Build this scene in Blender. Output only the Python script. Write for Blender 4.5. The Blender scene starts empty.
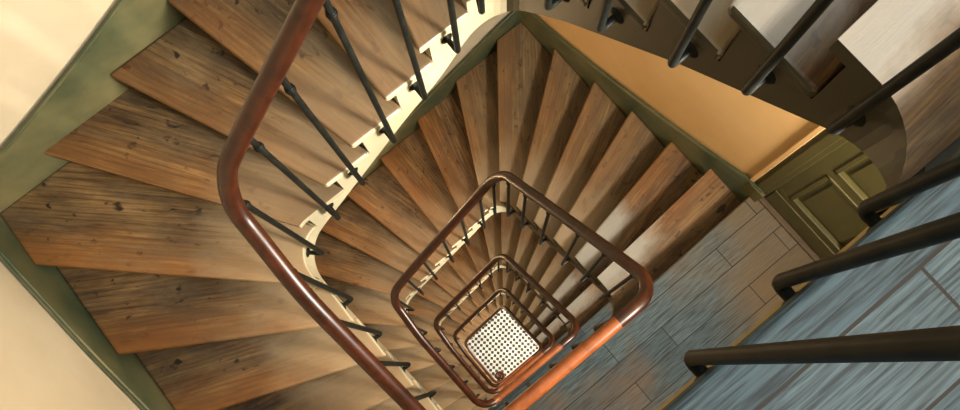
import bpy, bmesh, math, random
from mathutils import Vector, Matrix
random.seed(5)
SC = bpy.context.scene
COL = SC.collection
PI = math.pi

# ------------------------------------------------------------------ numbers
H, NR = 3.0, 20                    # storey height, risers per storey
h = H / NR
DZ = 0.2124                        # surface of the top landing
A, B, YB, RC = 0.9855, 0.9367, -0.045, 0.13     # the well and its corner radius
XW, YW, YF, XE = -0.7779, 1.7424, -0.7988, 2.15   # wall faces
DEL = 0.038                        # nosing overhang
TT = 0.034                         # tread thickness
STOREYS = 5
ZF = DZ - STOREYS * H              # ground floor

# ------------------------------------------------------------------ helpers
def tag(o, label=None, cat=None, group=None, kind=None):
    if label: o['label'] = label
    if cat: o['category'] = cat
    if group: o['group'] = group
    if kind: o['kind'] = kind
    return o

def empty(name, loc=(0, 0, 0)):
    o = bpy.data.objects.new(name, None)
    o.empty_display_size = 0.1
    o.location = loc
    COL.objects.link(o)
    return o

class MB:
    """collects vertices and faces for one mesh"""
    def __init__(self):
        self.v, self.f, self.m, self.s = [], [], [], []
    def add(self, verts, faces, mi=0, smooth=False):
        n = len(self.v)
        self.v += [tuple(p) for p in verts]
        for f in faces:
            self.f.append([i + n for i in f]); self.m.append(mi); self.s.append(smooth)
    def box(self, lo, hi, mi=0):
        x0, y0, z0 = lo; x1, y1, z1 = hi
        v = [(x0,y0,z0),(x1,y0,z0),(x1,y1,z0),(x0,y1,z0),(x0,y0,z1),(x1,y0,z1),(x1,y1,z1),(x0,y1,z1)]
        self.add(v, [(3,2,1,0),(4,5,6,7),(0,1,5,4),(1,2,6,5),(2,3,7,6),(3,0,4,7)], mi)
    def prism(self, poly, z0, z1, mi=0, side=None):
        """poly counter-clockwise seen from above; side: material index per edge"""
        n = len(poly)
        v = [(p[0], p[1], z0) for p in poly] + [(p[0], p[1], z1) for p in poly]
        self.add(v, [list(range(n))[::-1], list(range(n, 2*n))], mi)
        for i in range(n):
            j = (i + 1) % n
            q = [v[i], v[j], v[j+n], v[i+n]]
            k = len(self.v) - 2*n if i == 0 else k
            self.f.append([k+i, k+j, k+j+n, k+i+n]); self.m.append(side[i] if side else mi); self.s.append(False)
    def sweep(self, pts, prof, closed_ends=True, mi=0, up=Vector((0,0,1))):
        """profile (list of (side, up)) along a 3D polyline"""
        n = len(pts); m = len(prof); rings = []
        for i, p in enumerate(pts):
            p = Vector(p)
            t = (Vector(pts[min(i+1, n-1)]) - Vector(pts[max(i-1, 0)])).normalized()
            u = up - t * up.dot(t)
            if u.length < 1e-4: u = Vector((1,0,0)) - t * t.x
            u.normalize(); sd = t.cross(u)
            rings += [tuple(p + sd*a + u*b) for a, b in prof]
        faces = []
        for i in range(n-1):
            for j in range(m):
                k = (j+1) % m
                faces.append((i*m+j, i*m+k, (i+1)*m+k, (i+1)*m+j))
        self.add(rings, faces, mi, True)
        if closed_ends:
            self.add(rings[:m], [list(range(m))], mi); self.add(rings[-m:], [list(range(m))[::-1]], mi)
    def tube(self, pts, r, n=10, mi=0):
        """round bar with parallel-transported frame"""
        pts = [Vector(p) for p in pts]
        t0 = (pts[1]-pts[0]).normalized()
        ref = Vector((1,0,0)) if abs(t0.x) < .9 else Vector((0,1,0))
        u = (ref - t0*ref.dot(t0)).normalized()
        rings = []; rr = r if isinstance(r, (list, tuple)) else [r]*len(pts)
        for i, p in enumerate(pts):
            t = (pts[min(i+1, len(pts)-1)] - pts[max(i-1, 0)]).normalized()
            u = (u - t*u.dot(t)).normalized(); w = t.cross(u)
            for j in range(n):
                a = 2*PI*j/n
                rings.append(tuple(p + (u*math.cos(a) + w*math.sin(a))*rr[i]))
        f = [(i*n+j, i*n+(j+1)%n, (i+1)*n+(j+1)%n, (i+1)*n+j) for i in range(len(pts)-1) for j in range(n)]
        self.add(rings, f, mi, True)
        self.add(rings[:n], [list(range(n))[::-1]], mi); self.add(rings[-n:], [list(range(n))], mi)
    def mesh(self, name, mats):
        me = bpy.data.meshes.new(name)
        me.from_pydata(self.v, [], self.f)
        for m in (mats if isinstance(mats, (list, tuple)) else [mats]): me.materials.append(m)
        for p, mi, s in zip(me.polygons, self.m, self.s):
            p.material_index = mi; p.use_smooth = s
        bm = bmesh.new(); bm.from_mesh(me)
        bmesh.ops.recalc_face_normals(bm, faces=bm.faces)
        bm.to_mesh(me); bm.free()
        return me
    def build(self, name, mats, parent=None, loc=None, rz=None, bevel=0, seg=2):
        o = bpy.data.objects.new(name, self.mesh(name, mats))
        COL.objects.link(o)
        if parent: o.parent = parent
        if loc is not None: o.location = loc
        if rz is not None: o.rotation_euler = (0, 0, rz)
        if bevel:
            md = o.modifiers.new('bevel', 'BEVEL'); md.width = bevel; md.segments = seg
            md.limit_method = 'ANGLE'; md.angle_limit = math.radians(50)
        return o

def lathe(mb, prof, c=(0,0,0), n=12, mi=0):
    v = []; m = len(prof)
    for r, z in prof:
        for j in range(n):
            a = 2*PI*j/n; v.append((c[0]+r*math.cos(a), c[1]+r*math.sin(a), c[2]+z))
    f = [(i*n+j, i*n+(j+1)%n, (i+1)*n+(j+1)%n, (i+1)*n+j) for i in range(m-1) for j in range(n)]
    mb.add(v, f, mi, True)
    mb.add(v[:n], [list(range(n))[::-1]], mi); mb.add(v[-n:], [list(range(n))], mi)

def children(o): return [c for c in COL.objects if c.parent == o]

def copy_tree(root, loc, label=None):
    r = root.copy(); COL.objects.link(r); r.location = loc
    if label: r['label'] = label
    for ch in children(root):
        c = ch.copy(); COL.objects.link(c); c.parent = r
        for g in children(ch):
            d = g.copy(); COL.objects.link(d); d.parent = c
    return r

# ------------------------------------------------------------------ materials
def mat(name, rough=0.6, spec=0.5):
    m = bpy.data.materials.new(name); m.use_nodes = True
    nt = m.node_tree; b = nt.nodes['Principled BSDF']
    b.inputs['Roughness'].default_value = rough
    b.inputs['Specular IOR Level'].default_value = spec
    return m, nt, b
def N(nt, t, **kw):
    n = nt.nodes.new(t)
    for k, v in kw.items():
        if k in n.inputs: n.inputs[k].default_value = v
        else: setattr(n, k, v)
    return n
def ramp(nt, stops, src):
    r = nt.nodes.new('ShaderNodeValToRGB')
    e = r.color_ramp.elements
    while len(e) < len(stops): e.new(0.5)
    for el, (p, c) in zip(e, stops):
        el.position = p; el.color = (c[0], c[1], c[2], 1) if len(c) == 3 else c
    nt.links.new(src, r.inputs[0]); return r
def mix(nt, fac, a, b, mode='MIX'):
    n = nt.nodes.new('ShaderNodeMix'); n.data_type = 'RGBA'; n.blend_type = mode
    for sock, val in ((n.inputs[0], fac), (n.inputs[6], a), (n.inputs[7], b)):
        if hasattr(val, 'links'): nt.links.new(val, sock)
        elif isinstance(val, (int, float)): sock.default_value = val
        else: sock.default_value = (*val, 1)
    return n.outputs[2]
def coords(nt, scale, rnd=True, kind='Object'):
    tc = nt.nodes.new('ShaderNodeTexCoord')
    mp = nt.nodes.new('ShaderNodeMapping'); mp.inputs['Scale'].default_value = scale
    src = tc.outputs[kind]
    if rnd:
        oi = nt.nodes.new('ShaderNodeObjectInfo')
        sc = nt.nodes.new('ShaderNodeVectorMath'); sc.operation = 'SCALE'; sc.inputs[0].default_value = (3.1, 7.7, 5.3)
        ml = nt.nodes.new('ShaderNodeMath'); ml.operation = 'MULTIPLY'; ml.inputs[1].default_value = 9.0
        nt.links.new(oi.outputs['Random'], ml.inputs[0]); nt.links.new(ml.outputs[0], sc.inputs['Scale'])
        ad = nt.nodes.new('ShaderNodeVectorMath'); ad.operation = 'ADD'
        nt.links.new(src, ad.inputs[0]); nt.links.new(sc.outputs[0], ad.inputs[1]); src = ad.outputs[0]
    nt.links.new(src, mp.inputs['Vector']); return mp.outputs[0], tc
def bump(nt, b, src, strength, dist=0.01):
    n = nt.nodes.new('ShaderNodeBump'); n.inputs['Strength'].default_value = strength
    n.inputs['Distance'].default_value = dist
    nt.links.new(src, n.inputs['Height']); nt.links.new(n.outputs[0], b.inputs['Normal'])

def wood_tread(name, inner_pale, tone, lift=0.0, front=False, nose=0.6, reach=0.66):
    m, nt, b = mat(name, 0.5, 0.35)
    L = nt.links.new
    # swirling cathedral grain
    v, tc = coords(nt, (1.0, 9, 9))
    g = N(nt, 'ShaderNodeTexNoise', Scale=2.0, Detail=5.0, Roughness=0.58, Distortion=1.3); L(v, g.inputs['Vector'])
    base = ramp(nt, [(0.28, (0.030, 0.015, 0.005)), (0.43, (0.098, 0.051, 0.018)), (0.58, (0.175, 0.097, 0.034)), (0.78, (0.28, 0.168, 0.068))], g.outputs['Fac'])
    # fine dark pores along the grain
    v2, _ = coords(nt, (4, 150, 60))
    p = N(nt, 'ShaderNodeTexNoise', Scale=1.6, Detail=4.0, Roughness=0.65, Distortion=0.8); L(v2, p.inputs['Vector'])
    pr = ramp(nt, [(0.34, (0.42, 0.38, 0.34)), (0.54, (1.1, 1.1, 1.1))], p.outputs['Fac'])
    c = mix(nt, 0.9, base.outputs[0], pr.outputs[0], 'MULTIPLY')
    # growth rings
    v6, _ = coords(nt, (0.55, 6, 6))
    wv = nt.nodes.new('ShaderNodeTexWave'); wv.bands_direction = 'Y'
    wv.inputs['Scale'].default_value = 2.6; wv.inputs['Distortion'].default_value = 9.0; wv.inputs['Detail'].default_value = 3.0
    wv.inputs['Detail Scale'].default_value = 0.9; wv.inputs['Detail Roughness'].default_value = 0.6; L(v6, wv.inputs['Vector'])
    wvr = ramp(nt, [(0.05, (0.62, 0.57, 0.52)), (0.5, (1.08, 1.08, 1.08))], wv.outputs['Fac'])
    c = mix(nt, 0.8, c, wvr.outputs[0], 'MULTIPLY')
    # broad worn, dry patches
    v3, _ = coords(nt, (1.8, 4, 3))
    q = N(nt, 'ShaderNodeTexNoise', Scale=1.5, Detail=5.0, Roughness=0.62, Distortion=.5); L(v3, q.inputs['Vector'])
    qr = ramp(nt, [(0.42, (0, 0, 0)), (0.66, (0.75, 0.75, 0.75))], q.outputs['Fac'])
    c = mix(nt, qr.outputs[0], c, mix(nt, 0.55, c, (0.24, 0.165, 0.085)))
    # dark grime patches
    v5, _ = coords(nt, (2.4, 5, 4))
    dn = N(nt, 'ShaderNodeTexNoise', Scale=1.3, Detail=5.0, Roughness=0.7); L(v5, dn.inputs['Vector'])
    dr = ramp(nt, [(0.38, (0.9, 0.9, 0.9)), (0.60, (0, 0, 0))], dn.outputs['Fac'])
    c = mix(nt, dr.outputs[0], c, mix(nt, 0.65, c, (0.03, 0.021, 0.012)))
    # small dark dents and knots
    v4, _ = coords(nt, (9, 15, 9))
    w = N(nt, 'ShaderNodeTexNoise', Scale=1.9, Detail=2.5, Roughness=0.5, Distortion=.4); L(v4, w.inputs['Vector'])
    wr = ramp(nt, [(0.29, (1, 1, 1)), (0.37, (0, 0, 0))], w.outputs['Fac'])
    c = mix(nt, wr.outputs[0], c, (0.016, 0.009, 0.005))
    # traffic wear: the strip behind the nosing is rubbed to bare orange wood; separately, the tread pales towards its inner end
    sp = nt.nodes.new('ShaderNodeSeparateXYZ'); L(tc.outputs['Object'], sp.inputs[0])
    ab = nt.nodes.new('ShaderNodeMath'); ab.operation = 'ABSOLUTE'; L(sp.outputs['Y'], ab.inputs[0])
    ad = nt.nodes.new('ShaderNodeMath'); ad.operation = 'MULTIPLY_ADD'; ad.inputs[1].default_value = 0.22; L(q.outputs['Fac'], ad.inputs[0]); L(ab.outputs[0], ad.inputs[2])
    fr = ramp(nt, [(0.10, (nose,)*3), (0.27, (0, 0, 0))], ad.outputs[0])
    c = mix(nt, fr.outputs[0], c, mix(nt, 0.55, c, (0.34, 0.125, 0.025)))
    ax = nt.nodes.new('ShaderNodeMath'); ax.operation = 'MULTIPLY_ADD'; ax.inputs[1].default_value = 0.5; L(dn.outputs['Fac'], ax.inputs[0]); L(sp.outputs['X'], ax.inputs[2])
    xr = ramp(nt, [(0.40, (inner_pale,)*3), (reach, (0, 0, 0))], ax.outputs[0])
    fac = xr.outputs[0]
    if front:                                # lit front painted in; the back, in the landing's shadow, stays brown
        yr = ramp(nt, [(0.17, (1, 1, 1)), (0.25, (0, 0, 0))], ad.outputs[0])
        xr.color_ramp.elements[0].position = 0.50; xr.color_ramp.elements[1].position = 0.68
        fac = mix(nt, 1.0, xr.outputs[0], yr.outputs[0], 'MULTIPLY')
    c = mix(nt, fac, c, mix(nt, 0.8, c, tone))
    if lift: c = mix(nt, lift, c, tone)
    L(c, b.inputs['Base Color'])
    rr = ramp(nt, [(0.3, (0.60,)*3), (0.7, (0.38,)*3)], g.outputs['Fac']); L(rr.outputs[0], b.inputs['Roughness'])
    bump(nt, b, p.outputs['Fac'], 0.35, 0.004)
    return m

def wood_boards():
    m, nt, b = mat('grey_floor_boards', 0.6, 0.25)
    L = nt.links.new
    v, tc = coords(nt, (1, 1, 1), rnd=False)
    mp = nt.nodes.new('ShaderNodeMapping'); mp.inputs['Rotation'].default_value = (0, 0, PI/2); L(tc.outputs['Object'], mp.inputs['Vector'])
    br = nt.nodes.new('ShaderNodeTexBrick'); L(mp.outputs[0], br.inputs['Vector'])
    br.offset = 0.37; br.inputs['Scale'].default_value = 1.0
    br.inputs['Brick Width'].default_value = 0.72; br.inputs['Row Height'].default_value = 0.115
    br.inputs['Mortar Size'].default_value = 0.0024; br.inputs['Mortar Smooth'].default_value = 0.2
    br.inputs['Color1'].default_value = (0.030, 0.055, 0.070, 1); br.inputs['Color2'].default_value = (0.082, 0.118, 0.132, 1)
    br.inputs['Mortar'].default_value = (0.02, 0.016, 0.012, 1)
    v1, _ = coords(nt, (22, 1.5, 10))
    g = N(nt, 'ShaderNodeTexNoise', Scale=3.0, Detail=6.0, Roughness=0.65, Distortion=0.8); L(v1, g.inputs['Vector'])
    gr = ramp(nt, [(0.3, (0.82, 0.80, 0.78)), (0.65, (1.05, 1.05, 1.05))], g.outputs['Fac'])
    c = mix(nt, 1.0, br.outputs['Color'], gr.outputs[0], 'MULTIPLY')
    v2, _ = coords(nt, (210, 9, 60))
    p = N(nt, 'ShaderNodeTexNoise', Scale=1.0, Detail=3.0, Roughness=0.6, Distortion=.4); L(v2, p.inputs['Vector'])
    pr = ramp(nt, [(0.36, (0.22, 0.24, 0.26)), (0.60, (1.2, 1.2, 1.2))], p.outputs['Fac'])
    c = mix(nt, 0.9, c, pr.outputs[0], 'MULTIPLY')
    # brown worn patch
    v3, _ = coords(nt, (1.4, 1.4, 1.4))
    q = N(nt, 'ShaderNodeTexNoise', Scale=1.6, Detail=3.0); L(v3, q.inputs['Vector'])
    qr = ramp(nt, [(0.54, (0, 0, 0)), (0.70, (1, 1, 1))], q.outputs['Fac'])
    c = mix(nt, qr.outputs[0], c, mix(nt, 0.55, c, (0.14, 0.075, 0.03)))
    # shade on the door side of the landing, painted into the boards as brown
    sp = nt.nodes.new('ShaderNodeSeparateXYZ'); L(tc.outputs['Object'], sp.inputs[0])
    ma = nt.nodes.new('ShaderNodeMath'); ma.operation = 'MULTIPLY_ADD'; ma.inputs[1].default_value = 0.9; L(q.outputs['Fac'], ma.inputs[0]); L(sp.outputs['Y'], ma.inputs[2])
    mr = nt.nodes.new('ShaderNodeMapRange'); mr.inputs[1].default_value = 1.50; mr.inputs[2].default_value = 1.95; L(ma.outputs[0], mr.inputs[0])
    c = mix(nt, mr.outputs[0], c, mix(nt, 0.7, c, (0.135, 0.082, 0.030)))
    c = mix(nt, br.outputs['Fac'], c, (0.012, 0.010, 0.008))
    L(c, b.inputs['Base Color'])
    bump(nt, b, p.outputs['Fac'], 0.3, 0.004)
    return m

def paint(name, col, col2=None, rough=0.5, spec=0.4, scale=2.0, lo=0.35, hi=0.7, rnd=True):
    m, nt, b = mat(name, rough, spec)
    v, _ = coords(nt, (1, 1, 1), rnd)
    g = N(nt, 'ShaderNodeTexNoise', Scale=scale, Detail=6.0, Roughness=0.6); nt.links.new(v, g.inputs['Vector'])
    c2 = col2 or tuple(x*0.8 for x in col)
    r = ramp(nt, [(lo, col), (hi, c2)], g.outputs['Fac'])
    nt.links.new(r.outputs[0], b.inputs['Base Color'])
    bump(nt, b, g.outputs['Fac'], 0.08, 0.01)
    return m

def mahogany():
    m, nt, b = mat('polished_mahogany', 0.33, 0.35)
    v, _ = coords(nt, (3, 3, 3))
    g = N(nt, 'ShaderNodeTexNoise', Scale=4.0, Detail=5.0, Roughness=0.6, Distortion=1.0); nt.links.new(v, g.inputs['Vector'])
    r = ramp(nt, [(0.3, (0.012, 0.0035, 0.0015)), (0.7, (0.060, 0.014, 0.0045))], g.outputs['Fac'])
    nt.links.new(r.outputs[0], b.inputs['Base Color'])
    b.inputs['Coat Weight'].default_value = 0.0; b.inputs['Coat Roughness'].default_value = 0.15
    return m

def iron():
    m, nt, b = mat('black_painted_iron', 0.5, 0.12)
    v, _ = coords(nt, (1, 1, 1))
    g = N(nt, 'ShaderNodeTexNoise', Scale=30.0, Detail=3.0); nt.links.new(v, g.inputs['Vector'])
    r = ramp(nt, [(0.35, (0.004, 0.005, 0.0045)), (0.7, (0.012, 0.013, 0.010))], g.outputs['Fac'])
    nt.links.new(r.outputs[0], b.inputs['Base Color'])
    return m

def tiles():
    m, nt, b = mat('cabochon_floor_tile', 0.35, 0.5)
    L = nt.links.new
    v, _ = coords(nt, (12.5, 12.5, 12.5), rnd=False)
    sp = nt.nodes.new('ShaderNodeSeparateXYZ'); L(v, sp.inputs[0])
    def M(op, a, bb=None):
        n = nt.nodes.new('ShaderNodeMath'); n.operation = op
        for i, x in enumerate((a, bb)):
            if x is None: continue
            if hasattr(x, 'links'): L(x, n.inputs[i])
            else: n.inputs[i].default_value = x
        return n.outputs[0]
    def cell(ax): return M('ABSOLUTE', M('SUBTRACT', M('FRACT', sp.outputs[ax]), 0.5))
    d = M('ADD', cell('X'), cell('Y'))           # diamonds at cell centres
    dot = M('LESS_THAN', d, 0.46)
    g = N(nt, 'ShaderNodeTexNoise', Scale=0.35, Detail=3.0); L(v, g.inputs['Vector'])
    wh = ramp(nt, [(0.3, (0.80, 0.80, 0.76)), (0.7, (0.55, 0.56, 0.54))], g.outputs['Fac'])
    c = mix(nt, dot, wh.outputs[0], (0.02, 0.02, 0.022))
    L(c, b.inputs['Base Color'])
    return m

M_TREAD = wood_tread('worn_oak_tread', 0.55, (0.32, 0.22, 0.125))
M_LIT = wood_tread('lit_front_oak_tread', 0.9, (0.40, 0.39, 0.34), front=True)  # daylight on the fronts of the top two treads, put into the oak colour
M_BEIGE = wood_tread('beige_oak_tread', 0.85, (0.38, 0.285, 0.17), lift=0.12)  # paler, more beige copy of the tread oak
M_RUB = wood_tread('rubbed_oak_tread', 0.85, (0.47, 0.335, 0.19), lift=0.0, nose=0.95, reach=0.74)
M_BOARD = wood_boards()
M_RISER = paint('dark_oak_riser', (0.10, 0.058, 0.026), (0.05, 0.028, 0.012), 0.6, scale=8)
M_CREAM = paint('cream_string_paint', (0.55, 0.49, 0.33), (0.44, 0.38, 0.24), 0.45, scale=3)
M_GREEN = paint('sage_skirting_paint', (0.035, 0.058, 0.030), (0.185, 0.155, 0.068), 0.45, scale=2.2)
M_OLIVE = paint('olive_door_paint', (0.085, 0.068, 0.018), (0.06, 0.048, 0.012), 0.45, scale=2.5)
M_OSTR = paint('dark_olive_string', (0.030, 0.024, 0.008), (0.020, 0.016, 0.005), 0.45, scale=3)  # dark olive tone for the string stretch before the far corner
M_BEAD = paint('ochre_bead_paint', (0.32, 0.23, 0.08), (0.23, 0.16, 0.05), 0.5, scale=5)
M_WALL = paint('cream_wall_plaster', (0.60, 0.50, 0.345), (0.49, 0.385, 0.24), 0.85, 0.2, scale=1.3, rnd=False)
M_OCHRE = paint('ochre_wall_plaster', (0.74, 0.455, 0.195), (0.64, 0.365, 0.135), 0.85, 0.2, scale=1.3, rnd=False)
M_CEIL = paint('soffit_plaster', (0.46, 0.39, 0.27), (0.40, 0.33, 0.22), 0.9, 0.2, scale=1.5)
M_RAIL = mahogany()
M_RAIL2 = mahogany()
M_RAIL2.name = 'lit_orange_mahogany'  # orange copy of the rail mahogany; strong light on the landing piece painted in
for n_ in M_RAIL2.node_tree.nodes:
    if n_.type == 'VALTORGB':
        n_.color_ramp.elements[0].color = (0.15, 0.038, 0.009, 1); n_.color_ramp.elements[1].color = (0.27, 0.075, 0.018, 1)
M_IRON = iron()
M_TILE = tiles()
M_BRASS = paint('aged_brass', (0.45, 0.30, 0.10), (0.30, 0.18, 0.06), 0.35, scale=10)
M_BRASS.node_tree.nodes['Principled BSDF'].inputs['Metallic'].default_value = 0.9
def glass():
    m, nt, b = mat('window_glass', 0.02, 0.5)
    b.inputs['Transmission Weight'].default_value = 1.0
    b.inputs['Base Color'].default_value = (0.95, 0.98, 1, 1)
    return m
M_GLASS = glass()

# ------------------------------------------------------------------ plan paths
def arc(cx, cy, r, a0, a1, n=10):
    return [(cx + r*math.cos(math.radians(a0+(a1-a0)*i/n)), cy + r*math.sin(math.radians(a0+(a1-a0)*i/n))) for i in range(n+1)]
class Path:
    def __init__(self, pts):
        self.p = [Vector((x, y)) for x, y in pts]
        self.s = [0.0]
        for a, b in zip(self.p, self.p[1:]): self.s.append(self.s[-1] + (b-a).length)
        self.L = self.s[-1]
    def at(self, s):
        s = max(0.0, min(self.L, s))
        for i in range(len(self.p)-1):
            if s <= self.s[i+1] + 1e-9:
                t = (s-self.s[i]) / max(1e-9, self.s[i+1]-self.s[i])
                return self.p[i].lerp(self.p[i+1], t)
        return self.p[-1].copy()
    def tan(self, s, e=0.012):
        return (self.at(min(self.L, s+e)) - self.at(max(0, s-e))).normalized()
    def out(self, s):                      # to the right of the travel = away from the well
        t = self.tan(s); return Vector((t.y, -t.x))
    def find(self, pt):
        pt = Vector(pt); best = (1e9, 0)
        for i in range(len(self.p)-1):
            a, b = self.p[i], self.p[i+1]; d = b-a
            t = max(0, min(1, (pt-a).dot(d) / d.dot(d)))
            q = (a + d*t - pt).length
            if q < best[0]: best = (q, self.s[i] + t*d.length)
        return best[1]
    def span(self, s0, s1, step=0.05):
        """points from s0 to s1 incl. every path vertex between"""
        pts = [s0] + [s for s in self.s if s0+1e-4 < s < s1-1e-4] + [s1]
        return [self.at(s) for s in pts], pts

inner = Path(arc(A-RC, B-RC, RC, 0, 90) + arc(RC, B-RC, RC, 90, 180) + arc(RC, YB+RC, RC, 180, 270) + arc(A-RC, YB+RC, RC, 270, 360))
GAP = 0.004
outer = Path([(0.99, YW), (XW, YW), (XW, YF), (1.35, YF)])

I_pts = [(A, B-RC), (.774, B), (.615, B), (.457, B), (.300, B), (.150, B), (.036, B-.036), (0, .795), (0, .655), (0, .509), (0, .348), (0, .205),
         (.012, .045), (.19, YB), (.345, YB), (.50, YB), (.65, YB), (.79, YB), (.905, YB+.02), (A, YB+RC)]
O_pts = [(.945, YW), (.72, YW), (.467, YW), (.18, YW), (-.115, YW), (-.46, YW), (XW, 1.545), (XW, 1.2), (XW, .86), (XW, .515), (XW, .181), (XW, -.133), (XW, -.502),
         (-.534, YF), (-.121, YF), (.20, YF), (.48, YF), (.72, YF), (.92, YF), (1.10, YF)]
SI = [inner.find(p) for p in I_pts]
SO = [outer.find(p) for p in O_pts]
def top(k): return DZ - k*h

def interp(knots, x):
    if x <= knots[0][0]: return knots[0][1]
    for (x0, y0), (x1, y1) in zip(knots, knots[1:]):
        if x <= x1: return y0 + (y1-y0)*(x-x0)/(x1-x0)
    return knots[-1][1]
def smooth_interp(knots, x, w):
    return sum(interp(knots, x + w*(i/6.0)) for i in range(-6, 7)) / 13.0

f = inner.find
STRING_BOT = [(0, DZ-.13), (.05, DZ-.20), (f((.868, B)), -.150), (f((.59, B)), -.409), (f((.386, B)), -.626), (f((.275, B)), -.744), (f((.15, B)), -.90),
              (f((.04, B-.04)), -1.06), (f((0, .80)), -1.20), (f((0, .703)), -1.31), (f((0, .545)), -1.425), (f((0, .156)), -1.77), (f((.03, .0)), -1.92),
              (f((.227, YB)), -2.06), (f((.79, YB)), -2.64), (f((.93, -.02)), -2.84), (inner.L, DZ-3-.13)]
def sbot(s): return smooth_interp(STRING_BOT, s, 0.03) if .04 < s < inner.L-.04 else interp(STRING_BOT, s)
RAIL_Z = [(-1.0, DZ+1.03), (0.0, DZ+1.03), (f((.86, B)), 1.14), (f((.04, B-.04)), .145), (f((0, .448)), -.305), (f((.04, YB+.04)), -.79), (f((.35, YB)), -1.05),
          (f((.70, YB)), -1.41), (f((.93, YB+.04)), -1.68), (inner.L, DZ+1.03-3), (inner.L+1, DZ+1.03-3)]
def rail_z(s): return smooth_interp(RAIL_Z, s, 0.08)
RIN_K = [(0, .030), (f((A-RC, B)), .047), (f((0, YB+RC+.06)), .056), (f((0, YB+RC)), .062), (f((RC, YB)), .055), (f((RC+.2, YB)), .036), (inner.L-.1, .034), (inner.L, .030)]
def rin(s): return smooth_interp(RIN_K, s, .05)

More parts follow.
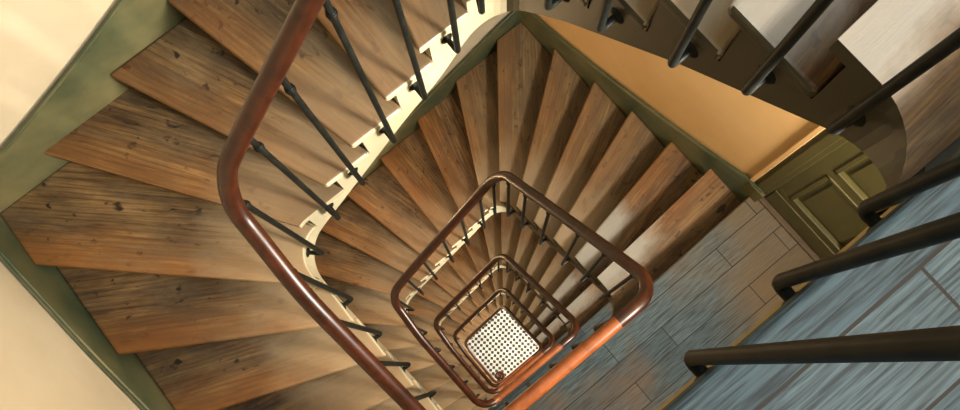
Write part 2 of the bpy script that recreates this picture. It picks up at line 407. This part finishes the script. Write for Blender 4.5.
# ------------------------------------------------------------------ one flight of stairs (a storey), copied down
def make_flight():
    root = empty('stair_flight', (0, 0, 0))
    for k in range(1, NR):
        sa, sb = max(0.0, SI[k-1]-DEL), SI[k]
        oa, ob = max(0.0, SO[k-1]-DEL), SO[k]
        ip, ss = inner.span(sa, sb); op, _ = outer.span(oa, ob)
        ip = [p - inner.out(s)*0.008 for p, s in zip(ip, ss)]
        poly = op + ip[::-1]                  # outer front-to-... then inner back: orientation fixed below
        area = sum(poly[i].x*poly[(i+1) % len(poly)].y - poly[(i+1) % len(poly)].x*poly[i].y for i in range(len(poly)))
        side = [0]*(len(op)) + [1]*(len(ip)-1) + [0]
        side = [0]*(len(op)-1) + [0] + [1]*(len(ip)-1) + [0]
        if area < 0:
            poly = poly[::-1]; n = len(poly); side = [side[(n-2-i) % n] for i in range(n)]
        I, O = inner.at(SI[k]), outer.at(SO[k])
        d = O - I; rz = math.atan2(d.y, d.x); c, s_ = math.cos(-rz), math.sin(-rz)
        # local frame: x along the nosing from the well outwards, +y ... uphill
        back = inner.at(SI[k-1]) - I
        loc = [((p-I).x*c - (p-I).y*s_, (p-I).x*s_ + (p-I).y*c) for p in poly]
        mb = MB(); mb.prism(loc, -TT, 0, 0, side)
        mb.build('tread', [M_LIT if k <= 2 else M_RUB if k >= 13 else M_BEIGE if k <= 7 else M_TREAD, M_CREAM if k > 6 else M_OSTR], root, (I.x, I.y, top(k)), rz, bevel=0.011, seg=3)
    # risers under every nosing
    for k in range(0, NR):
        I = inner.at(SI[k]-DEL if k else 0.0) ; O = outer.at(SO[k]-DEL)
        if k == 0: I = Vector((A+.02, B-RC)); O = Vector((O_pts[0][0]+.03, YW))
        d = (O-I).normalized(); nrm = Vector((-d.y, d.x))
        back = inner.at(max(0, SI[k]-.2)) - I
        if nrm.dot(back) < 0: nrm = -nrm
        if k == 0: nrm = Vector((1, 0))
        I2 = I + d*0.012; O2 = O - d*0.03
        poly = [I2, O2, O2+nrm*.016, I2+nrm*.016]
        ar = (poly[1]-poly[0]).cross(poly[2]-poly[1])
        if ar < 0: poly = poly[::-1]
        mb = MB(); mb.prism([(p.x, p.y) for p in poly], top(k+1)-.002, top(k)-TT+.001)
        mb.build('riser', M_RISER, root)
    # the cut string that follows the well: olive up to the far corner, cream from there on
    TH = 0.035
    brk = [0.0] + [SI[k]-DEL for k in range(1, NR)] + [inner.L]
    for part, (j0, j1), m_ in (('cut_string', (0, 6), M_OSTR), ('cut_string', (6, NR), M_CREAM)):
        mb = MB()
        for j in range(j0, j1):                    # stretch j carries tread j+1
            s0, s1 = brk[j], brk[j+1]
            zt = top(j+1) - TT
            n = max(3, int((s1-s0)/0.018)); S = [s0+(s1-s0)*i/n for i in range(n+1)]
            fr, bk = [], []
            for s in S:
                p = inner.at(s); q = p + inner.out(s)*TH; zb = sbot(s)
                fr += [(p.x, p.y, zb), (p.x, p.y, zt)]; bk += [(q.x, q.y, zb), (q.x, q.y, zt)]
            m = len(fr); F = []
            for i in range(n):
                a = 2*i
                F += [(a, a+2, a+3, a+1), (m+a, m+a+1, m+a+3, m+a+2), (a+1, a+3, m+a+3, m+a+1), (a, m+a, m+a+2, a+2)]
            mb.add(fr+bk, F)
            if j:                                  # the upright of the notch
                p = inner.at(s0); q = p + inner.out(s0)*TH; zp = top(j) - TT
                mb.add([(p.x,p.y,zt),(q.x,q.y,zt),(q.x,q.y,zp),(p.x,p.y,zp)], [(0,1,2,3)])
        o = mb.build(part, m_, root)
        o['label'] = 'dark olive string' if m_ is M_OSTR else 'cream string'
    # wall strings (skirtings that climb with the steps), one per wall
    NL = [(SO[k], top(k)) for k in range(NR)]
    def wall_string(name, s0, s1, e0, e1):
        mb = MB(); bd = MB(); prof = []
        n = 40
        for i in range(n+1):
            s = s0 + (s1-s0)*i/n; p = outer.at(s)
            z = smooth_interp(NL, s, 0.10)
            prof.append((p, z))
        t = (outer.at(s1)-outer.at(s0)).normalized(); inn = Vector((-t.y, t.x))   # towards the well
        v = []
        for p, z in prof:
            q = p + inn*0.0005; p = p - inn*0.018
            v += [(p.x,p.y,z-.34), (q.x,q.y,z-.34), (q.x,q.y,z+.165), (p.x,p.y,z+.165)]
        F = []
        for i in range(n):
            a = 4*i
            for j in range(4): F.append((a+j, a+(j+1) % 4, a+4+(j+1) % 4, a+4+j))
        F += [(0,1,2,3), tuple(4*n+j for j in (3,2,1,0))]
        mb.add(v, F)
        o = mb.build(name, M_GREEN, root)
        pts = [((p-inn*.002).x, (p-inn*.002).y, z+.166) for p, z in prof]
        bd.sweep(pts, [(.006*math.cos(2*PI*i/8), .006*math.sin(2*PI*i/8)) for i in range(8)])
        bd.build('bead', M_GREEN, o)
        return o
    c1, c2 = outer.s[1], outer.s[2]
    wall_string('wall_string', SO[0]-.02, c1, 0, 0)
    wall_string('wall_string', c1, c2, 0, 0)
    wall_string('wall_string', c2, SO[NR-1], 0, 0)
    # plastered underside
    mb = MB(); n = 110; v = []
    for i in range(n+1):
        t = NR*1.0*i/n; k = min(NR-2, int(t)); fk = min(1.0, t-k)
        si = SI[k]+(SI[k+1]-SI[k])*fk; so = SO[k]+(SO[k+1]-SO[k])*fk
        p = inner.at(si) + inner.out(si)*.03; q = outer.at(so)
        zi = sbot(si)+.012; zo = min(zi, smooth_interp(NL, so, .10)-.26)
        zo = smooth_interp(NL, so, .10)-.27
        v += [(p.x,p.y,zi), (q.x,q.y,zo)]
    mb.add(v, [(2*i, 2*i+1, 2*i+3, 2*i+2) for i in range(n)], smooth=True)
    mb.build('soffit', M_CEIL, root)
    return root

flight_labels = [
 'nearest turn of worn brown winder stairs under the thick handrail at left',
 'second turn of stairs down, pale worn steps fanning below the orange wall',
 'third turn of stairs down, seen between the second and third handrail loops',
 'fourth turn of stairs down, narrow ring of dark steps around the inner handrail loop',
 'lowest turn of stairs, tiny steps rising directly from the black and white tiled floor']
fl = make_flight()
tag(fl, flight_labels[0], 'stairs', 'turns of the winding wooden staircase')
flights = [fl] + [copy_tree(fl, (0, 0, -H*i), flight_labels[i]) for i in range(1, STOREYS)]

XW -= .024; YW += .024; YF -= .024          # the walls stand behind the wall strings

# ------------------------------------------------------------------ landings
def make_landing():
    root = empty('stair_landing', (0, 0, 0))
    e = 0.012
    poly = [(A-e, YB+RC), (1.10+.03, YF+GAP), (XE-GAP, YF+GAP), (XE-GAP, YW-GAP), (O_pts[0][0], YW-GAP), (A-e, B-RC)]
    mb = MB(); mb.prism(poly, DZ-TT, DZ)
    mb.build('floor_boards', M_BOARD, root, bevel=0.009, seg=3)
    mb = MB()
    mb.box((A, YB+RC, DZ-.13), (A+.035, B-RC, DZ-TT))
    mb.build('fascia', M_BEAD, root)
    mb = MB()
    p2 = [(A+.036, YB+RC), (1.13, YF+GAP), (XE-GAP, YF+GAP), (XE-GAP, YW-GAP), (1.0, YW-GAP), (A+.036, B-RC)]
    mb.prism(p2, DZ-.26, DZ-TT-.001)
    mb.build('soffit', M_CEIL, root)
    return root
land_labels = [
 'blue-lit top landing at lower right with bare iron balusters along its edge',
 'second landing down, narrow grey floor boards in front of the olive panelled door',
 'third landing down, a sliver of boards beside the second handrail loop',
 'fourth landing down, thin strip beside the third handrail loop',
 'lowest landing, barely visible beside the smallest handrail loop above the tiled floor']
ld = make_landing(); tag(ld, land_labels[0], 'landing', 'wooden landings of the staircase')
landings = [ld] + [copy_tree(ld, (0, 0, -H*i), land_labels[i]) for i in range(1, STOREYS)]

# ------------------------------------------------------------------ railings
def rail_pt(s):
    """s < 0 and s > L run along the landing side"""
    if s < 0: return Vector((A-rin(s), B-RC+s))
    if s > inner.L: return Vector((A-rin(s), YB+RC+(s-inner.L)))
    return inner.at(s) - inner.out(s)*rin(s)
RAIL_PROF = [(.026*math.cos(2*PI*i/14), .023*math.sin(2*PI*i/14)) for i in range(14)]

def make_baluster(root, p, o, zb, zt, RIN, collar=True):
    """p plan point of the bar, o unit vector to the string, zb bend height, zt underside of the rail"""
    base = Vector((p.x, p.y, 0))
    L = zt - zb
    mb = MB(); r = .0088
    o3 = Vector((o.x, o.y, 0))
    pts = [o3*(RIN+.004) + Vector((0,0,0.004)), o3*(.020) + Vector((0,0,0.001)), o3*.009 + Vector((0,0,.001)), o3*.0025 + Vector((0,0,.006)), Vector((0,0,.016)),
           Vector((0,0,L*.4)), Vector((0,0,L))]
    mb.tube(pts, [r*.95, r, r*1.08, r*1.1, r*1.05, r, r*.95], 10)
    b = mb.build('baluster', M_IRON, root, (p.x, p.y, zb))
    rs = MB()                                # rosette on the string
    v = []; n = 10
    side = Vector((-o.y, o.x, 0))
    for rad, dep in ((.004, .010), (.015, .006), (.021, .0)):
        for j in range(n):
            a = 2*PI*j/n
            v.append(tuple(o3*(RIN-dep) + side*rad*math.cos(a) + Vector((0,0,rad*1.15*math.sin(a)+.002))))
    rs.add(v, [(i*n+j, i*n+(j+1) % n, (i+1)*n+(j+1) % n, (i+1)*n+j) for i in range(2) for j in range(n)] + [list(range(n))], 0, True)
    rs.build('rosette', M_IRON, b)
    if collar:
        c = MB()
        lathe(c, [(.009,-.013),(.0115,-.011),(.0115,-.007),(.0092,-.005),(.0125,-.001),(.0135,.003),(.0125,.007),(.0092,.010),(.0115,.012),(.0115,.016),(.009,.018)], (0,0,L-.11))
        c.build('collar', M_IRON, b)
    return b

JOIN = -0.11                               # rail joint on the landing, measured back from the corner
LSIDE = (B-RC) - (YB+RC)
def make_railing(first=False, last=False):
    root = empty('stair_railing', (0, 0, 0))
    s0 = -(LSIDE + .75) if first else JOIN
    s1 = inner.L + LSIDE + JOIN
    if last: s1 = inner.L - .05
    mb = MB(); pts = []
    n = int((s1-s0)/0.02)
    for i in range(n+1):
        s = s0+(s1-s0)*i/n; p = rail_pt(s); pts.append((p.x, p.y, rail_z(s)))
    if last:                                # curl the end into a scroll over the bottom step
        p = Vector(pts[-1]); d = (Vector(pts[-1])-Vector(pts[-3])); a0 = math.atan2(d.y, d.x)
        x, y = p.x, p.y; a = a0
        for i in range(60):
            st = .010; rad = .10 - .085*i/60
            a += st/rad; x += st*math.cos(a); y += st*math.sin(a)
            pts.append((x, y, p.z - .04*min(1, i/20)))
    cut = [i for i in range(n+1) if s0+(s1-s0)*i/n > inner.L-.03]
    ci = cut[0] if cut and not last else len(pts)-1
    mb.sweep(pts[:ci+1], RAIL_PROF)
    mb.build('handrail', M_RAIL, root)
    if not last:
        m2 = MB(); m2.sweep(pts[ci:], RAIL_PROF)
        m2.build('landing_handrail', M_RAIL2, root)['label'] = 'orange handrail along the landing, its lit tone painted in'
    # landing balusters
    ys = [.185, .325, .465, .605, .745]
    for y in ys:
        s = y - (B-RC)
        if not first and s < JOIN: continue
        p = rail_pt(s); make_baluster(root, p, Vector((1, 0)), DZ-.062, rail_z(s)-.015, rin(s))
    if first:
        for y in (.045, -.095, -.235, -.375, -.515, -.655):
            s = y-(B-RC); p = rail_pt(s); make_baluster(root, p, Vector((1, 0)), DZ-.062, rail_z(s)-.015, rin(s))
    elif False: pass
    if not last:
        for y in ys:
            s = inner.L + y - (YB+RC)
            if s > s1: continue
            p = rail_pt(s); make_baluster(root, p, Vector((1, 0)), DZ-3-.062, rail_z(s)-.015, rin(s))
    # one baluster per step
    for i in range(NR-1):
        s = {0: SI[0]+.185, 5: SI[5]+.02}.get(i, SI[i] + (.042 if i < 12 else .065))
        if i == 2: s -= .02
        if i == 18: s = SI[18] + .03
        p = rail_pt(s); o = inner.out(s)
        make_baluster(root, p, o, top(i+1)-(.12 if i == 0 else .09 if i < 5 else .082), rail_z(s)-.015, rin(s))
    if last:
        x, y, z = pts[-1]
        nw = MB(); lathe(nw, [(.03, 0), (.032, .02), (.018, .05), (.016, .4), (.020, .45), (.016, .5), (.015, z-ZFLOC-.06), (.024, z-ZFLOC-.02)], (x, y, ZFLOC))
        nw.build('newel', M_IRON, root)
    return root
ZFLOC = DZ - H                             # in the lowest railing's own frame
rail_labels = [
 'nearest stair railing, thick dark red-brown handrail bending at left above iron balusters',
 'second railing down, orange-lit mahogany loop framing the middle of the stairwell',
 'third railing down, dark handrail loop inside the second one',
 'fourth railing down, small dark handrail loop close around the tiled floor',
 'lowest railing, smallest handrail loop ending in a scroll by the tiled floor']
r0 = make_railing(first=True); tag(r0, rail_labels[0], 'railing', 'railings of the winding staircase')
r1 = make_railing(); r1.location = (0, 0, -H); tag(r1, rail_labels[1], 'railing', 'railings of the winding staircase')
rails = [r0, r1]
for i in (2, 3): rails.append(copy_tree(r1, (0, 0, -H*i), rail_labels[i]))
r4 = make_railing(last=True); r4.location = (0, 0, -H*4); tag(r4, rail_labels[4], 'railing', 'railings of the winding staircase')

# ------------------------------------------------------------------ the shell
ZT = DZ + 3.3
TW = 0.25
def struct(mb, name, m, label, bevel=0):
    o = mb.build(name, m, bevel=bevel); o['kind'] = 'structure'; o['label'] = label; return o
WIN = (1.06, 1.54, 1.85, 2.62)             # y0, y1, sill, head above each landing
mb = MB(); mb.box((XW-TW, YF-TW, ZF), (XW, YW+TW, ZT)); struct(mb, 'wall_left', M_WALL, 'cream plaster wall at upper left beside the steps')
mb = MB(); mb.box((XW, YF-TW, ZF), (XE+TW, YF, ZT)); struct(mb, 'wall_front', M_WALL, 'cream plaster wall at lower left beside the steps')
# back wall with door openings
DX0, DX1, DH = 0.99, 1.87, 2.10
mb = MB(); mb.box((XW, YW+.06, ZF), (XE+TW, YW+TW, ZT))
mb.box((XW, YW, ZF), (.915, YW+.06, ZT)); mb.box((DX1+.08, YW, ZF), (XE+TW, YW+.06, ZT))
for i in range(STOREYS+1):
    z = DZ - H*i
    mb.box((.915, YW, z+DH+.09), (DX1+.08, YW+.06, min(ZT, z+H-.045)))
struct(mb, 'wall_back', M_OCHRE, 'ochre orange plaster wall above the second turn of stairs')
# right wall with an assumed, unseen window on every storey
mb = MB()
zs = ZF
y0, y1 = WIN[0], WIN[1]
mb.box((XE, YF, ZF), (XE+TW, y0, ZT)); mb.box((XE, y1, ZF), (XE+TW, YW, ZT))
for i in range(STOREYS, -1, -1):
    z = DZ - H*i
    mb.box((XE, y0, zs), (XE+TW, y1, z+WIN[2])); zs = z+WIN[3]
mb.box((XE, y0, zs), (XE+TW, y1, ZT))
struct(mb, 'wall_right', M_WALL, 'cream plaster wall with assumed windows behind the landings')
for i in range(STOREYS+1):
    z = DZ - H*i
    w = MB(); t = .05
    w.box((XE+.10, y0, z+WIN[2]), (XE+.16, y1, z+WIN[2]+t)); w.box((XE+.10, y0, z+WIN[3]-t), (XE+.16, y1, z+WIN[3]))
    w.box((XE+.10, y0, z+WIN[2]), (XE+.16, y0+t, z+WIN[3])); w.box((XE+.10, y1-t, z+WIN[2]), (XE+.16, y1, z+WIN[3]))
    w.box((XE+.11, (y0+y1)/2-.02, z+WIN[2]), (XE+.15, (y0+y1)/2+.02, z+WIN[3]))
    o = struct(w, 'window_%d' % (i+1), M_CREAM, 'assumed cream casement window lighting a landing')
    g = MB(); g.box((XE+.125, y0+t, z+WIN[2]+t), (XE+.131, y1-t, z+WIN[3]-t)); g.build('window_pane', M_GLASS, o)
mb = MB(); mb.box((XW-TW, YF-TW, ZF-.2), (XE+TW, YW+TW, ZF)); struct(mb, 'floor', M_TILE, 'black and white tiled floor at the bottom of the well')
# ceiling with an assumed, unseen square rooflight over the well
SKY = (.25, 1.55, .35, 1.55)
mb = MB()
mb.box((XW-TW, YF-TW, ZT), (SKY[0], YW+TW, ZT+.2)); mb.box((SKY[1], YF-TW, ZT), (XE+TW, YW+TW, ZT+.2))
mb.box((SKY[0], YF-TW, ZT), (SKY[1], SKY[2], ZT+.2)); mb.box((SKY[0], SKY[3], ZT), (SKY[1], YW+TW, ZT+.2))
struct(mb, 'ceiling', M_CEIL, 'plaster ceiling with an assumed rooflight over the well')

# doors on the landings of the back wall
def make_door(n, i):
    z = DZ - H*i
    fz = lambda a: z + a
    m = MB()
    rails_ = [(0, .225), (.68, .74), (1.30, 1.37), (1.98, DH)]
    cols = [(DX0, 1.06), (1.40, 1.46), (1.80, DX1)]
    yf, yb = YW+.026, YW+.058
    for a, b in rails_: m.box((DX0, yf, fz(a)), (DX1, yb, fz(b)))
    for a, b in cols: m.box((a, yf+.0005, fz(0)), (b, yb, fz(DH)))
    d = struct(m, 'door_%d' % n, M_OLIVE, 'olive green panelled door on the second landing' if i == 1 else 'olive green panelled door on the third landing')
    for (a0, a1) in ((1.06, 1.40), (1.46, 1.80)):
        for (b0, b1) in ((.225, .68), (.74, 1.30), (1.37, 1.98)):
            p = MB(); p.box((a0, yb-.012, fz(b0)), (a1, yb, fz(b1)))
            e = .03
            p.box((a0+e*1.6, yb-.020, fz(b0)+e*1.6), (a1-e*1.6, yb-.010, fz(b1)-e*1.6))
            for bx in (((a0, fz(b0)), (a1, fz(b0)+e*.7)), ((a0, fz(b1)-e*.7), (a1, fz(b1))), ((a0, fz(b0)), (a0+e*.7, fz(b1))), ((a1-e*.7, fz(b0)), (a1, fz(b1)))):
                p.box((bx[0][0], yf-.005, bx[0][1]), (bx[1][0], yb-.011, bx[1][1]))
            p.build('panel', M_OLIVE, d, bevel=.004)
    k = MB(); k.box((DX0+.01, yf-.006, fz(.015)), (DX1-.01, yf+.001, fz(.17))); k.build('kick_plate', M_OLIVE, d, bevel=.003)
    # casing: ochre bead next to the plaster, olive architrave inside
    c = MB()
    for x0, x1 in ((.905, DX0), (DX1, DX1+.085)):
        c.box((x0, YW-.012, fz(0)), (x1, YW+.03, fz(DH+.085)))
        c.box((x0+.022, YW-.020, fz(0)), (x1-.022, YW-.010, fz(DH+.085)))
    c.box((.905, YW-.012, fz(DH)), (DX1+.085, YW+.03, fz(DH+.085)))
    c.build('casing', M_OLIVE, d, bevel=.003)
    e = MB(); e.box((.882, YW-.016, fz(.12)), (.906, YW+.002, fz(DH+.085))); e.build('edge_bead', M_OCHRE, d, bevel=.004)
    pl = MB(); pl.box((.895, YW-.03, fz(0)), (DX0-.004, YW+.002, fz(.13))); pl.build('plinth_block', M_OLIVE, d, bevel=.004)
    th = MB(); th.box((.905, YW-.003, fz(-.04)), (DX1+.085, YW+.06, fz(-.001))); th.build('threshold', M_RISER, d)
    kn = MB(); lathe(kn, [(.012,0),(.010,.02),(.022,.03),(.026,.045),(.018,.058),(.004,.062)], (0,0,0))
    ko = kn.build('door_knob', M_BRASS, d, loc=(DX1-.035, yf, fz(1.02))); ko.rotation_euler = (PI/2, 0, 0)
    return d
make_door(1, 1)
make_door(2, 2)

# ------------------------------------------------------------------ light
def area(name, loc, rot, sx, sy, power, col):
    l = bpy.data.lights.new(name, 'AREA'); l.shape = 'RECTANGLE'; l.size = sx; l.size_y = sy
    l.energy = power; l.color = col
    o = bpy.data.objects.new(name, l); COL.objects.link(o); o.location = loc; o.rotation_euler = rot
    return o
DAY = (1.0, 0.94, 0.82)
SKYC = (0.48, 0.76, 1.0)
WP = [225, 185, 140, 110, 110, 260]
WARM = (1.0, 0.66, 0.34)
for i in range(STOREYS+1):
    z = DZ - H*i + (WIN[2]+WIN[3])/2
    area('daylight_at_assumed_window', (XE+.08, (y0+y1)/2, z), (0, PI/2, 0), WIN[3]-WIN[2]-.1, y1-y0-.1, WP[i], DAY)  # area light for daylight from the assumed window, out of view
area('daylight_at_assumed_rooflight', ((SKY[0]+SKY[1])/2, (SKY[2]+SKY[3])/2, ZT+.15), (0, 0, 0), SKY[1]-SKY[0]-.1, SKY[3]-SKY[2]-.1, 75, SKYC)  # blue area light at the assumed rooflight, out of view
def point_light(name, loc, power, col, r=.07):
    l = bpy.data.lights.new(name, 'POINT'); l.energy = power; l.color = col; l.shadow_soft_size = r
    o = bpy.data.objects.new(name, l); COL.objects.link(o); o.location = loc
for i in range(1, STOREYS):
    point_light('assumed_warm_light', (XW+.16, .25, DZ-H*i-.75), 12, WARM)  # assumed warm light hidden under each upper flight; bare point light, no fitting

w = bpy.data.worlds.new('sky'); SC.world = w; w.use_nodes = True
w.node_tree.nodes['Background'].inputs[0].default_value = (0.6, 0.75, 1, 1)
w.node_tree.nodes['Background'].inputs[1].default_value = 0.6

# ------------------------------------------------------------------ camera
cam = bpy.data.cameras.new('camera'); co = bpy.data.objects.new('camera', cam); COL.objects.link(co)
cam.sensor_width = 36.0; cam.lens = 809.5057/960*36; cam.clip_start = .01; cam.clip_end = 100
rx, ry, rz = .1986, .0309, .8866
R = Matrix.Rotation(rz, 3, 'Z') @ Matrix.Rotation(ry, 3, 'Y') @ Matrix.Rotation(rx, 3, 'X')
co.matrix_world = Matrix.Translation((.8277, .29, 1.1279)) @ R.to_4x4()
SC.camera = co
SC.view_settings.view_transform = 'Standard'; SC.view_settings.look = 'None'
SC.view_settings.gamma = 1; SC.view_settings.exposure = 0; SC.view_settings.use_curve_mapping = False
SC.cycles.diffuse_bounces = 1; SC.cycles.max_bounces = 12
